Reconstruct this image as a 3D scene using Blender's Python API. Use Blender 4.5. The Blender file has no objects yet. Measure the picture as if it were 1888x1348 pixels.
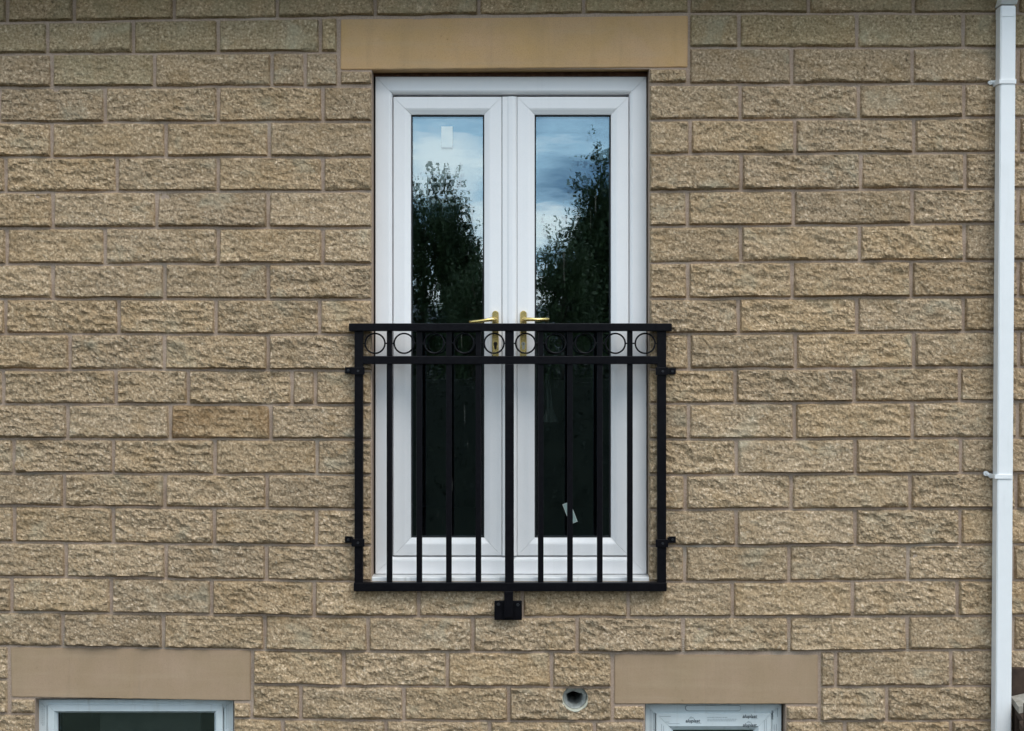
import bpy, bmesh, math, random
import numpy as np
from mathutils import Vector, noise

random.seed(7); rng = np.random.default_rng(7)
scene = bpy.context.scene
C = scene.collection
PX = 433.0            # photo pixels per metre on the wall face
D = 6.5               # camera distance from the wall
CAMZ = 3.5            # camera height above the ground

# ------------------------------------------------------------------ camera
cd = bpy.data.cameras.new('camera'); cam = bpy.data.objects.new('camera', cd); C.objects.link(cam)
cam.location = (0, -D, CAMZ); cam.rotation_euler = (math.radians(90), 0, 0)
cd.sensor_width = 36; cd.lens = 36 * D / (1888 / PX); cd.clip_end = 2000
scene.camera = cam

# ------------------------------------------------------------------ sky, sun, exposure
SUN_EL, SUN_AZ = math.radians(54), math.radians(30)
w = bpy.data.worlds.new('World'); scene.world = w; w.use_nodes = True
nt = w.node_tree; nt.nodes.clear()
out = nt.nodes.new('ShaderNodeOutputWorld'); bg = nt.nodes.new('ShaderNodeBackground')
sky = nt.nodes.new('ShaderNodeTexSky'); sky.sky_type = 'NISHITA'; sky.sun_disc = False
sky.sun_elevation = SUN_EL; sky.sun_rotation = math.pi - SUN_AZ; sky.dust_density = 2.0
tc = nt.nodes.new('ShaderNodeTexCoord'); mp = nt.nodes.new('ShaderNodeMapping')
mp.inputs['Scale'].default_value = (4.0, 4.0, 15.0); mp.inputs['Location'].default_value = (15.07, 7.81, 23.43)
n1 = nt.nodes.new('ShaderNodeTexNoise'); n1.inputs['Scale'].default_value = 1.9
n1.inputs['Detail'].default_value = 7; n1.inputs['Roughness'].default_value = 0.52
cr = nt.nodes.new('ShaderNodeValToRGB')
cr.color_ramp.elements[0].position = 0.36; cr.color_ramp.elements[0].color = (0.10, 0.20, 0.33, 1)
cr.color_ramp.elements[1].position = 0.62; cr.color_ramp.elements[1].color = (1.06, 1.04, 1.01, 1)
e = cr.color_ramp.elements.new(0.49); e.color = (0.45, 0.63, 0.77, 1)
sc = nt.nodes.new('ShaderNodeVectorMath'); sc.operation = 'SCALE'; sc.inputs['Scale'].default_value = 15.0
mx = nt.nodes.new('ShaderNodeMix'); mx.data_type = 'RGBA'; mx.inputs['Factor'].default_value = 0.86
L = nt.links.new
L(tc.outputs['Generated'], mp.inputs['Vector']); L(mp.outputs[0], n1.inputs['Vector'])
L(n1.outputs['Fac'], cr.inputs['Fac']); L(cr.outputs['Color'], sc.inputs[0])
L(sky.outputs[0], mx.inputs['A']); L(sc.outputs[0], mx.inputs['B'])
L(mx.outputs['Result'], bg.inputs['Color']); bg.inputs['Strength'].default_value = 0.10
L(bg.outputs[0], out.inputs['Surface'])

sd = bpy.data.lights.new('sun', 'SUN'); sun = bpy.data.objects.new('sun', sd); C.objects.link(sun)
sd.energy = 1.3; sd.angle = math.radians(35); sd.color = (1.0, 0.96, 0.90)
sdir = Vector((math.sin(SUN_AZ) * math.cos(SUN_EL), -math.cos(SUN_AZ) * math.cos(SUN_EL), math.sin(SUN_EL)))
sun.rotation_euler = (-sdir).to_track_quat('-Z', 'Y').to_euler(); sun.location = (2, -8, 12)
vs = scene.view_settings
vs.view_transform = 'Standard'; vs.look = 'None'; vs.exposure = 0.50; vs.gamma = 1.0; vs.use_curve_mapping = False

# ------------------------------------------------------------------ helpers
def P(px, py, d=0.0):
    """world point on the plane d metres in front of the wall face, as surveyed from the photograph"""
    s = (D - d) / D
    return Vector(((px - 944) / PX * s, -d, CAMZ + (674 - py) / PX * s))

def wloc(o):
    p = Vector((0, 0, 0))
    while o is not None: p += Vector(o.location); o = o.parent
    return p

def part(name, parent, base, label=None):
    """an Empty at world point base that is a part with sub-parts"""
    o = bpy.data.objects.new(name, None); C.objects.link(o); o.empty_display_size = 0.05
    o.parent = parent; o.location = Vector(base) - wloc(parent)
    if label: o['label'] = label
    return o

def mesh_obj(name, verts, faces, mat, parent=None, smooth=False, loc=None):
    me = bpy.data.meshes.new(name)
    if loc is not None:
        verts = [(v[0] - loc[0], v[1] - loc[1], v[2] - loc[2]) for v in verts]
    me.from_pydata([tuple(v) for v in verts], [], faces); me.update()
    o = bpy.data.objects.new(name, me); C.objects.link(o)
    if loc is not None: o.location = loc
    if mat is not None: me.materials.append(mat)
    if smooth: me.polygons.foreach_set('use_smooth', [True] * len(me.polygons))
    if parent is not None:
        o.parent = parent
        o.location = Vector(o.location) - wloc(parent)
    return o

class MB:
    """collects shapes for one mesh"""
    def __init__(s): s.v = []; s.f = []
    def add(s, v, f):
        b = len(s.v); s.v += [tuple(x) for x in v]; s.f += [tuple(i + b for i in q) for q in f]; return s
    def box(s, a, b):
        x0, x1 = sorted((a[0], b[0])); y0, y1 = sorted((a[1], b[1])); z0, z1 = sorted((a[2], b[2]))
        v = [(x0,y0,z0),(x1,y0,z0),(x1,y1,z0),(x0,y1,z0),(x0,y0,z1),(x1,y0,z1),(x1,y1,z1),(x0,y1,z1)]
        return s.add(v, [(0,3,2,1),(4,5,6,7),(0,1,5,4),(1,2,6,5),(2,3,7,6),(3,0,4,7)])
    def bbox(s, a, b, r=0.002):
        """box with chamfered edges"""
        bm = bmesh.new(); bmesh.ops.create_cube(bm, size=1)
        for v in bm.verts:
            v.co = Vector([(a[i] + b[i]) / 2 + v.co[i] * abs(b[i] - a[i]) for i in range(3)])
        bmesh.ops.bevel(bm, geom=bm.edges[:], offset=r, segments=2, affect='EDGES', profile=0.5)
        return s.bm(bm)
    def bm(s, bm):
        bm.verts.index_update()
        s.add([v.co[:] for v in bm.verts], [[v.index for v in f.verts] for f in bm.faces]); bm.free(); return s
    def prism(s, poly, y0, y1):
        """polygon of (x,z) extruded along y (front y0, back y1)"""
        n = len(poly)
        v = [(x, y0, z) for x, z in poly] + [(x, y1, z) for x, z in poly]
        f = [tuple(range(n)), tuple(range(2 * n - 1, n - 1, -1))]
        f += [(i, i + n, (i + 1) % n + n, (i + 1) % n) for i in range(n)]
        return s.add(v, f)
    def tube(s, pts, rad, n=10, cap=True):
        pts = [Vector(p) for p in pts]
        if not hasattr(rad, '__len__'): rad = [rad] * len(pts)
        b = len(s.v); rings = []
        for i, p in enumerate(pts):
            t = (pts[min(i + 1, len(pts) - 1)] - pts[max(i - 1, 0)]).normalized()
            a = Vector((0, 0, 1)) if abs(t.z) < 0.9 else Vector((0, 1, 0))
            u = t.cross(a).normalized(); w_ = t.cross(u)
            rings.append([p + (u * math.cos(2 * math.pi * k / n) + w_ * math.sin(2 * math.pi * k / n)) * rad[i] for k in range(n)])
        v = [q for r in rings for q in r]; f = []
        for i in range(len(pts) - 1):
            for k in range(n):
                f.append((i * n + k, i * n + (k + 1) % n, (i + 1) * n + (k + 1) % n, (i + 1) * n + k))
        if cap: f += [tuple(range(n - 1, -1, -1)), tuple((len(pts) - 1) * n + k for k in range(n))]
        return s.add(v, f)
    def build(s, name, mat, parent=None, smooth=False):
        return mesh_obj(name, s.v, s.f, mat, parent, smooth)

def tag(o, label=None, cat=None, group=None, kind=None):
    if label: o['label'] = label
    if cat: o['category'] = cat
    if group: o['group'] = group
    if kind: o['kind'] = kind
    return o

def thing(name, label, cat, loc=(0, 0, 0), group=None):
    o = bpy.data.objects.new(name, None); C.objects.link(o); o.location = loc; o.empty_display_size = 0.1
    return tag(o, label, cat, group)

# ------------------------------------------------------------------ materials
class Mat:
    def __init__(s, name, rough=0.8, metal=0.0, spec=0.4):
        s.m = bpy.data.materials.new(name); s.m.use_nodes = True; s.t = s.m.node_tree
        s.b = s.t.nodes['Principled BSDF']; s.b.inputs['Roughness'].default_value = rough
        s.b.inputs['Metallic'].default_value = metal; s.b.inputs['Specular IOR Level'].default_value = spec
    def n(s, typ, **kw):
        n_ = s.t.nodes.new(typ)
        for k, v in kw.items():
            if k in n_.inputs: n_.inputs[k].default_value = v
            else: setattr(n_, k, v)
        return n_
    def l(s, a, b): s.t.links.new(a, b)
    def pos(s): return s.n('ShaderNodeNewGeometry').outputs['Position']
    def noise(s, scale, detail=4, rough=0.55, vec=None, dist=0.0):
        n_ = s.n('ShaderNodeTexNoise', Scale=scale, Detail=detail, Roughness=rough, Distortion=dist)
        s.l(vec if vec is not None else s.pos(), n_.inputs['Vector']); return n_.outputs['Fac']
    def ramp(s, fac, stops):
        r = s.n('ShaderNodeValToRGB'); els = r.color_ramp.elements
        while len(els) < len(stops): els.new(0.5)
        for el, (p, c) in zip(els, stops):
            el.position = p; el.color = (c[0], c[1], c[2], 1) if hasattr(c, '__len__') else (c, c, c, 1)
        s.l(fac, r.inputs['Fac']); return r.outputs['Color']
    def mix(s, fac, a, b, blend='MIX'):
        m = s.n('ShaderNodeMix'); m.data_type = 'RGBA'; m.blend_type = blend
        for val, key in ((fac, 'Factor'), (a, 'A'), (b, 'B')):
            if hasattr(val, 'is_output'): s.l(val, m.inputs[key])
            elif hasattr(val, '__len__'): m.inputs[key].default_value = (val[0], val[1], val[2], 1)
            else: m.inputs[key].default_value = val
        return m.outputs['Result']
    def color(s, c):
        if hasattr(c, 'is_output'): s.l(c, s.b.inputs['Base Color'])
        else: s.b.inputs['Base Color'].default_value = (c[0], c[1], c[2], 1)
        return s
    def bump(s, h, strength=0.5, dist=0.002):
        b = s.n('ShaderNodeBump', Strength=strength, Distance=dist)
        s.l(h, b.inputs['Height']); s.l(b.outputs[0], s.b.inputs['Normal']); return s

def stone(name, tint=(1, 1, 1), moss=0.0, stain=0.0):
    m = Mat(name, 0.93, spec=0.15)
    info = m.n('ShaderNodeObjectInfo').outputs['Random']
    off = m.n('ShaderNodeVectorMath', operation='MULTIPLY_ADD')
    cx = m.n('ShaderNodeCombineXYZ'); m.l(info, cx.inputs[0]); m.l(info, cx.inputs[2])
    m.l(cx.outputs[0], off.inputs[0]); off.inputs[1].default_value = (7, 7, 11); m.l(m.pos(), off.inputs[2])
    v = off.outputs[0]
    grain = m.ramp(m.noise(95, 5, 0.68, v), [(0.31, (0.10, 0.078, 0.052)), (0.43, (0.29, 0.23, 0.15)), (0.56, (0.41, 0.332, 0.225)), (0.69, (0.72, 0.63, 0.49))])
    ochre = m.ramp(m.noise(9, 3, 0.6, v), [(0.48, 0), (0.74, 0.38)])
    c = m.mix(ochre, grain, (0.29, 0.205, 0.10))
    pale = m.ramp(m.noise(5.0, 4, 0.6, v, 0.6), [(0.57, 0), (0.73, 0.50)])
    c = m.mix(pale, c, (0.40, 0.40, 0.31))
    pits = m.ramp(m.noise(150, 2, 0.5, v), [(0.24, 0.8), (0.34, 0.0)])
    c = m.mix(pits, c, (0.075, 0.055, 0.035))
    if moss:
        g = m.ramp(m.noise(6.0, 4, 0.6, v, 0.5), [(0.36, 0), (0.62, moss)])
        c = m.mix(g, c, (0.25, 0.255, 0.17))
    if stain:
        g = m.ramp(m.noise(6.5, 3, 0.5, v, 0.4), [(0.38, 0), (0.6, stain)])
        c = m.mix(g, c, (0.15, 0.085, 0.03))
    mr = m.n('ShaderNodeMapRange'); m.l(info, mr.inputs['Value'])
    mr.inputs['To Min'].default_value = 0.90; mr.inputs['To Max'].default_value = 1.09
    c = m.mix(1.0, c, mr.outputs[0], 'MULTIPLY'); c = m.mix(1.0, c, tint, 'MULTIPLY')
    hs = m.n('ShaderNodeMath', operation='MULTIPLY'); m.l(info, hs.inputs[0]); hs.inputs[1].default_value = 7.31
    hf = m.n('ShaderNodeMath', operation='FRACT'); m.l(hs.outputs[0], hf.inputs[0])
    c = m.mix(1.0, c, m.ramp(hf.outputs[0], [(0.0, (0.99, 1.0, 1.03)), (0.6, (1.0, 1.0, 1.0)), (1.0, (1.02, 1.0, 0.965))]), 'MULTIPLY')
    c = m.mix(1.0, c, m.ramp(m.noise(0.9, 4, 0.6), [(0.3, (1.06, 0.955, 0.89)), (0.7, (1.18, 1.075, 1.01))]), 'MULTIPLY')
    grime = m.ramp(m.noise(16, 5, 0.7, None, 0.8), [(0.60, 0), (0.76, 0.32)])
    c = m.mix(grime, c, (0.13, 0.12, 0.085))
    m.color(c); m.bump(m.noise(210, 4, 0.7, v), 0.9, 0.004)
    return m.m

M = {}
M['stone'] = stone('sandstone_rockface')
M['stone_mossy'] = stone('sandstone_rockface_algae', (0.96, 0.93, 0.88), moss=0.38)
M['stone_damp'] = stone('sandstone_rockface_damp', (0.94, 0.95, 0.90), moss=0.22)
M['stone_brown'] = stone('sandstone_rockface_rust', (0.95, 0.90, 0.82), stain=0.42)

m = Mat('mortar', 0.95, spec=0.1)
c = m.ramp(m.noise(140, 5, 0.7), [(0.3, (0.32, 0.235, 0.18)), (0.7, (0.51, 0.39, 0.305))])
c = m.mix(m.ramp(m.noise(3.2, 4, 0.6), [(0.55, 0), (0.75, 0.45)]), c, (0.40, 0.39, 0.33))
m.color(c).bump(m.noise(230, 4, 0.7), 0.7, 0.003); M['mortar'] = m.m

def lintel_mat(name, a, b, spot):
    m = Mat(name, 0.9, spec=0.15)
    c = m.mix(m.ramp(m.noise(4.5, 5, 0.62, None, 0.5), [(0.35, 0), (0.68, 1)]), a, b)
    c = m.mix(m.ramp(m.noise(1.9, 4, 0.6), [(0.45, 0), (0.7, 0.3)]), c, (0.33, 0.25, 0.15))
    c = m.mix(m.ramp(m.noise(380, 3, 0.6), [(0.3, 0.35), (0.5, 0)]), c, spot)
    c = m.mix(m.ramp(m.noise(24, 2, 0.5), [(0.74, 0), (0.78, 0.5)]), c, spot)
    mp = m.n('ShaderNodeMapping'); mp.inputs['Scale'].default_value = (16, 16, 1.3); m.l(m.pos(), mp.inputs[0])
    c = m.mix(m.ramp(m.noise(1.0, 5, 0.65, mp.outputs[0]), [(0.52, 0), (0.75, 0.22)]), c, (0.27, 0.20, 0.12))
    mp2 = m.n('ShaderNodeMapping'); mp2.inputs['Scale'].default_value = (2, 2, 26); m.l(m.pos(), mp2.inputs[0])
    c = m.mix(m.ramp(m.noise(1.0, 4, 0.6, mp2.outputs[0], 0.4), [(0.5, 0), (0.8, 0.30)]), c, (0.50, 0.39, 0.26))
    m.color(c).bump(m.noise(260, 5, 0.75), 0.6, 0.002); return m.m
M['lintel'] = lintel_mat('sawn_sandstone_golden', (0.57, 0.36, 0.165), (0.59, 0.375, 0.21), (0.24, 0.13, 0.05))
M['lintel_low'] = lintel_mat('sawn_sandstone_buff', (0.385, 0.272, 0.172), (0.425, 0.298, 0.202), (0.20, 0.14, 0.08))

def plastic(name, col, rough=0.32, dirt=0.05):
    m = Mat(name, rough, spec=0.5)
    d = m.ramp(m.noise(7, 5, 0.65), [(0.4, 0), (0.75, dirt)])
    c = m.mix(d, col, (0.42, 0.42, 0.38))
    mp = m.n('ShaderNodeMapping'); mp.inputs['Scale'].default_value = (30, 30, 1.6); m.l(m.pos(), mp.inputs[0])
    c = m.mix(m.ramp(m.noise(1.0, 5, 0.7, mp.outputs[0]), [(0.55, 0), (0.8, dirt * 1.6)]), c, (0.33, 0.32, 0.27))
    d2 = m.ramp(m.noise(260, 3, 0.6), [(0.3, 0.08), (0.5, 0)])
    m.color(m.mix(d2, c, (0.5, 0.5, 0.5))).bump(m.noise(420, 2, 0.5), 0.06, 0.0006); return m.m
M['upvc'] = plastic('white_upvc', (0.87, 0.855, 0.855))
M['upvc_film'] = plastic('upvc_with_film', (0.66, 0.72, 0.74), 0.28, 0.25)
M['pipe'] = plastic('white_rainwater_pipe', (0.88, 0.88, 0.88), 0.3, 0.10)
M['upvc_sill'] = plastic('white_upvc_threshold', (0.78, 0.78, 0.78), 0.35, 0.4)

m = Mat('black_painted_steel', 0.36, spec=0.12)
c = m.ramp(m.noise(60, 4, 0.6), [(0.3, (0.0028, 0.0024, 0.0036)), (0.75, (0.0065, 0.006, 0.0078))])
m.color(c).bump(m.noise(130, 3, 0.6), 0.25, 0.0012); M['black'] = m.m
m = Mat('bolt_steel', 0.35, 0.6); m.color((0.05, 0.05, 0.055)); M['bolt'] = m.m
m = Mat('brass', 0.26, 1.0); c = m.ramp(m.noise(40, 3), [(0.3, (0.76, 0.55, 0.19)), (0.7, (0.84, 0.64, 0.27))]); m.color(c); M['brass'] = m.m
m = Mat('nickel', 0.3, 1.0); m.color((0.55, 0.52, 0.46)); M['nickel'] = m.m
m = Mat('black_gasket', 0.6); m.color((0.012, 0.012, 0.014)); M['gasket'] = m.m
m = Mat('keyhole_dark', 0.9); m.color((0.01, 0.008, 0.006)); M['dark'] = m.m
m = Mat('packer_timber', 0.85, spec=0.2); m.color(m.ramp(m.noise(30, 4), [(0.3, (0.10, 0.05, 0.03)), (0.7, (0.20, 0.105, 0.07))])); M['packer'] = m.m
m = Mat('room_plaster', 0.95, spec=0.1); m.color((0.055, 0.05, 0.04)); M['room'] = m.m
m = Mat('grey_blind', 0.9, spec=0.1); m.color(m.ramp(m.noise(20, 3), [(0.3, (0.26, 0.26, 0.25)), (0.7, (0.33, 0.33, 0.31))])); M['blind'] = m.m
m = Mat('grey_duct', 0.55, spec=0.4); m.color(m.ramp(m.noise(50, 4), [(0.3, (0.24, 0.25, 0.24)), (0.7, (0.46, 0.47, 0.45))])); M['duct'] = m.m
m = Mat('weep_brown', 0.6); m.color((0.075, 0.032, 0.02)); M['weep'] = m.m
m = Mat('weep_buff', 0.6); m.color((0.50, 0.42, 0.33)); M['weep_slat'] = m.m
m = Mat('paper_label', 0.8, spec=0.2); m.color(m.ramp(m.noise(25, 3), [(0.3, (0.74, 0.84, 0.86)), (0.7, (0.82, 0.90, 0.90))])); M['paper'] = m.m
m = Mat('paper_label_green', 0.8, spec=0.2); m.color((0.25, 0.33, 0.315)); M['paper_green'] = m.m
m = Mat('paper_label_edge', 0.8); m.color((0.42, 0.48, 0.45)); M['paper_edge'] = m.m
m = Mat('print_ink', 0.6); m.color((0.03, 0.04, 0.05)); M['ink'] = m.m
m = Mat('print_ink_faint', 0.6); m.color((0.22, 0.26, 0.28)); M['ink_faint'] = m.m
m = Mat('stained_timber', 0.8, spec=0.2); m.color(m.ramp(m.noise(22, 4), [(0.3, (0.035, 0.024, 0.018)), (0.7, (0.075, 0.05, 0.036))])).bump(m.noise(80, 3), 0.4, 0.002); M['timber'] = m.m
m = Mat('concrete_tile', 0.9, spec=0.2); m.color(m.ramp(m.noise(35, 5, 0.7), [(0.3, (0.20, 0.175, 0.14)), (0.7, (0.42, 0.385, 0.33))])).bump(m.noise(120, 4), 0.5, 0.002); M['tile'] = m.m
m = Mat('dirty_white_cloth', 0.9); m.color((0.5, 0.52, 0.5)); M['cloth'] = m.m
m = Mat('slate', 0.7); m.color(m.ramp(m.noise(3, 4), [(0.3, (0.045, 0.05, 0.06)), (0.7, (0.08, 0.085, 0.095))])); M['slate'] = m.m
m = Mat('render_wall', 0.9); m.color((0.22, 0.20, 0.17)); M['render'] = m.m
m = Mat('bark', 0.95, spec=0.1); m.color(m.ramp(m.noise(9, 4), [(0.3, (0.05, 0.037, 0.026)), (0.7, (0.11, 0.085, 0.06))])).bump(m.noise(30, 4), 0.6, 0.01); M['bark'] = m.m
m = Mat('lawn', 0.95, spec=0.1); m.color(m.ramp(m.noise(2.2, 6, 0.7), [(0.3, (0.016, 0.018, 0.010)), (0.7, (0.034, 0.036, 0.020))])).bump(m.noise(40, 4), 0.6, 0.02); M['grass'] = m.m

def leaf_mat(name, a, b):
    m = Mat(name, 0.6, spec=0.3)
    m.color(m.ramp(m.noise(1.3, 5, 0.7), [(0.3, a), (0.7, b)])); return m.m
M['leaf_a'] = leaf_mat('leaf_dark', (0.022, 0.038, 0.012), (0.05, 0.075, 0.022))
M['leaf_hedge'] = leaf_mat('leaf_yew', (0.008, 0.010, 0.005), (0.020, 0.023, 0.011))
M['leaf_b'] = leaf_mat('leaf_mid', (0.026, 0.042, 0.014), (0.06, 0.085, 0.028))

def glass(name, refl, tint, wave, dirt=0.22):
    m = bpy.data.materials.new(name); m.use_nodes = True; t = m.node_tree; t.nodes.clear()
    o = t.nodes.new('ShaderNodeOutputMaterial'); mx = t.nodes.new('ShaderNodeMixShader')
    tr = t.nodes.new('ShaderNodeBsdfTransparent'); gl = t.nodes.new('ShaderNodeBsdfGlossy')
    tr.inputs['Color'].default_value = (*tint, 1); gl.inputs['Roughness'].default_value = 0.0
    gl.inputs['Color'].default_value = (0.74, 0.90, 1.0, 1)
    g = t.nodes.new('ShaderNodeNewGeometry'); mp = t.nodes.new('ShaderNodeMapping'); mp.inputs['Scale'].default_value = (3, 3, 9)
    n = t.nodes.new('ShaderNodeTexNoise'); n.inputs['Scale'].default_value = 2.2; n.inputs['Detail'].default_value = 1.5
    b = t.nodes.new('ShaderNodeBump'); b.inputs['Strength'].default_value = 1.0; b.inputs['Distance'].default_value = wave
    lw = t.nodes.new('ShaderNodeFresnel'); lw.inputs['IOR'].default_value = 1.5
    ad = t.nodes.new('ShaderNodeMath'); ad.operation = 'ADD'; ad.inputs[1].default_value = refl - 0.04; ad.use_clamp = True
    l = t.links.new
    l(g.outputs['Position'], mp.inputs[0]); l(mp.outputs[0], n.inputs['Vector']); l(n.outputs['Fac'], b.inputs['Height'])
    l(b.outputs[0], gl.inputs['Normal']); l(lw.outputs[0], ad.inputs[0]); l(ad.outputs[0], mx.inputs[0])
    l(tr.outputs[0], mx.inputs[1]); l(gl.outputs[0], mx.inputs[2])
    mp2 = t.nodes.new('ShaderNodeMapping'); mp2.inputs['Scale'].default_value = (95, 95, 5); mp2.inputs['Rotation'].default_value = (0, 0.06, 0)
    n2 = t.nodes.new('ShaderNodeTexNoise'); n2.inputs['Scale'].default_value = 1.0; n2.inputs['Detail'].default_value = 4
    r2 = t.nodes.new('ShaderNodeValToRGB'); r2.color_ramp.elements[0].position = 0.68; r2.color_ramp.elements[1].position = 0.82
    r2.color_ramp.elements[0].color = (0, 0, 0, 1); r2.color_ramp.elements[1].color = (dirt, dirt, dirt, 1)
    df = t.nodes.new('ShaderNodeBsdfDiffuse'); df.inputs['Color'].default_value = (0.5, 0.5, 0.46, 1); m2 = t.nodes.new('ShaderNodeMixShader')
    l(g.outputs['Position'], mp2.inputs[0]); l(mp2.outputs[0], n2.inputs['Vector']); l(n2.outputs['Fac'], r2.inputs['Fac']); l(r2.outputs['Color'], m2.inputs[0])
    l(mx.outputs[0], m2.inputs[1]); l(df.outputs[0], m2.inputs[2]); l(m2.outputs[0], o.inputs['Surface'])
    return m
M['glass_outer'] = glass('coated_glass_outer', 0.27, (0.80, 0.84, 0.82), 0.00012)
M['glass_inner'] = glass('coated_glass_inner', 0.27, (0.80, 0.84, 0.82), 0.00008)

# ------------------------------------------------------------------ ground
GR = 400
tag(mesh_obj('ground', [(-GR, -GR, 0), (GR, -GR, 0), (GR, GR, 0), (-GR, GR, 0)], [(0, 1, 2, 3)], M['grass']), kind='structure')

# ------------------------------------------------------------------ house wall
house = thing('house_wall', 'house wall of coursed rock-faced buff stone blocks with sawn lintels', 'wall', (0, 0, 0))
XB = [0, 640, 1250, 1830]
BED = [(-86, -95, -102, -104), (-24, -32, -38, -39),
       (44, 32, 26, 26), (101, 97, 89, 89), (162, 160, 157, 155), (227, 225, 222, 218), (290, 290, 285, 282), (355, 353, 353, 348),
       (421, 420, 418, 413), (488, 486, 484, 481), (551, 552, 551, 547), (615, 617, 616, 611), (681, 683, 681, 677),
       (745, 746, 744, 740), (809, 810, 810, 807), (872, 875, 875, 872), (932, 939, 939, 937), (999, 1005, 1006, 1003),
       (1062, 1071, 1072, 1069), (1127, 1136, 1137, 1134), (1190, 1200, 1202, 1197), (1252, 1264, 1267, 1263),
       (1315, 1327, 1329, 1327), (1379, 1392, 1394, 1391)]
def bed(k, x):
    return float(np.interp(x, XB, BED[k])) + 1.6 * noise.noise(Vector((x / 90.0, k * 3.3, 0)))
# perpend joints of each course, left to right; '|' tuples mark an opening (x0, x1)
JL = {  # courses in view: index of the bed above -> joints
 0: [-160, 40, 232, 425, 610, 800, 990, 1180, 1370, 1590, 1780, 1980],
 1: [-180, 15, 138, 322, 512, 692, 883, 1076, 1270, 1490, 1683, 1876],
 2: [-110, 89, 247, 403, 591, 624, ('o', 624, 1269), 1269, 1362, 1579, 1775, 1970],
 3: [-100, 97, 286, 502, 563, 625, ('o', 625, 1269), 1269, 1459, 1681, 1876],
 4: [0, 195, 403, 596, 686, ('o', 686, 1197), 1197, 1364, 1582, 1776, 1970],
 5: [-100, 97, 307, 497, 686, ('o', 686, 1197), 1197, 1272, 1465, 1684, 1877],
 6: [12, 217, 403, 596, 686, ('o', 686, 1197), 1197, 1366, 1586, 1778, 1974],
 7: [-96, 99, 290, 495, 686, ('o', 686, 1197), 1197, 1267, 1462, 1681, 1876],
 8: [14, 195, 403, 596, 686, ('o', 686, 1197), 1197, 1365, 1584, 1777, 1972],
 9: [-97, 99, 305, 495, 686, ('o', 686, 1197), 1197, 1268, 1460, 1679, 1876],
 10: [12, 220, 399, 590, 686, ('o', 686, 1197), 1197, 1361, 1579, 1775, 1970],
 11: [-70, 130, 304, 495, 686, ('o', 686, 1197), 1197, 1270, 1466, 1684, 1877],
 12: [8, 215, 348, 539, 582, 685, ('o', 685, 1196), 1196, 1355, 1574, 1768, 1965],
 13: [-70, 126, 315, 500, 685, ('o', 685, 1196), 1196, 1269, 1464, 1681, 1875],
 14: [27, 210, 397, 585, 685, ('o', 685, 1196), 1196, 1357, 1576, 1770, 1966],
 15: [-75, 120, 305, 493, 685, ('o', 685, 1196), 1196, 1263, 1458, 1677, 1872],
 16: [28, 210, 396, 584, 685, ('o', 685, 1196), 1196, 1357, 1576, 1769, 1965],
 17: [-72, 123, 307, 492, 685, ('o', 685, 1196), 1196, 1262, 1454, 1673, 1866],
 18: [23, 206, 391, 580, 772, 963, 1158, 1350, 1571, 1764, 1960],
 19: [-75, 117, 302, 489, 679, 872, 1064, 1259, 1454, 1672, 1866],
 20: [-170, 18, ('o', 18, 466), 466, 634, 825, 1017, 1129, ('o', 1129, 1510), 1510, 1540, 1752, 1950],
 21: [-170, 18, ('o', 18, 465), 465, 555, 745, 938, 1129, ('o', 1129, 1510), 1510, 1634, 1830],
 22: [-130, 66, ('o', 66, 432), 432, 522, 712, 903, 1096, 1188, ('o', 1188, 1449), 1449, 1557, 1752, 1950],
}
XL, XR = -330, 2160
GH, GV = 2.0, 2.9

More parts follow.
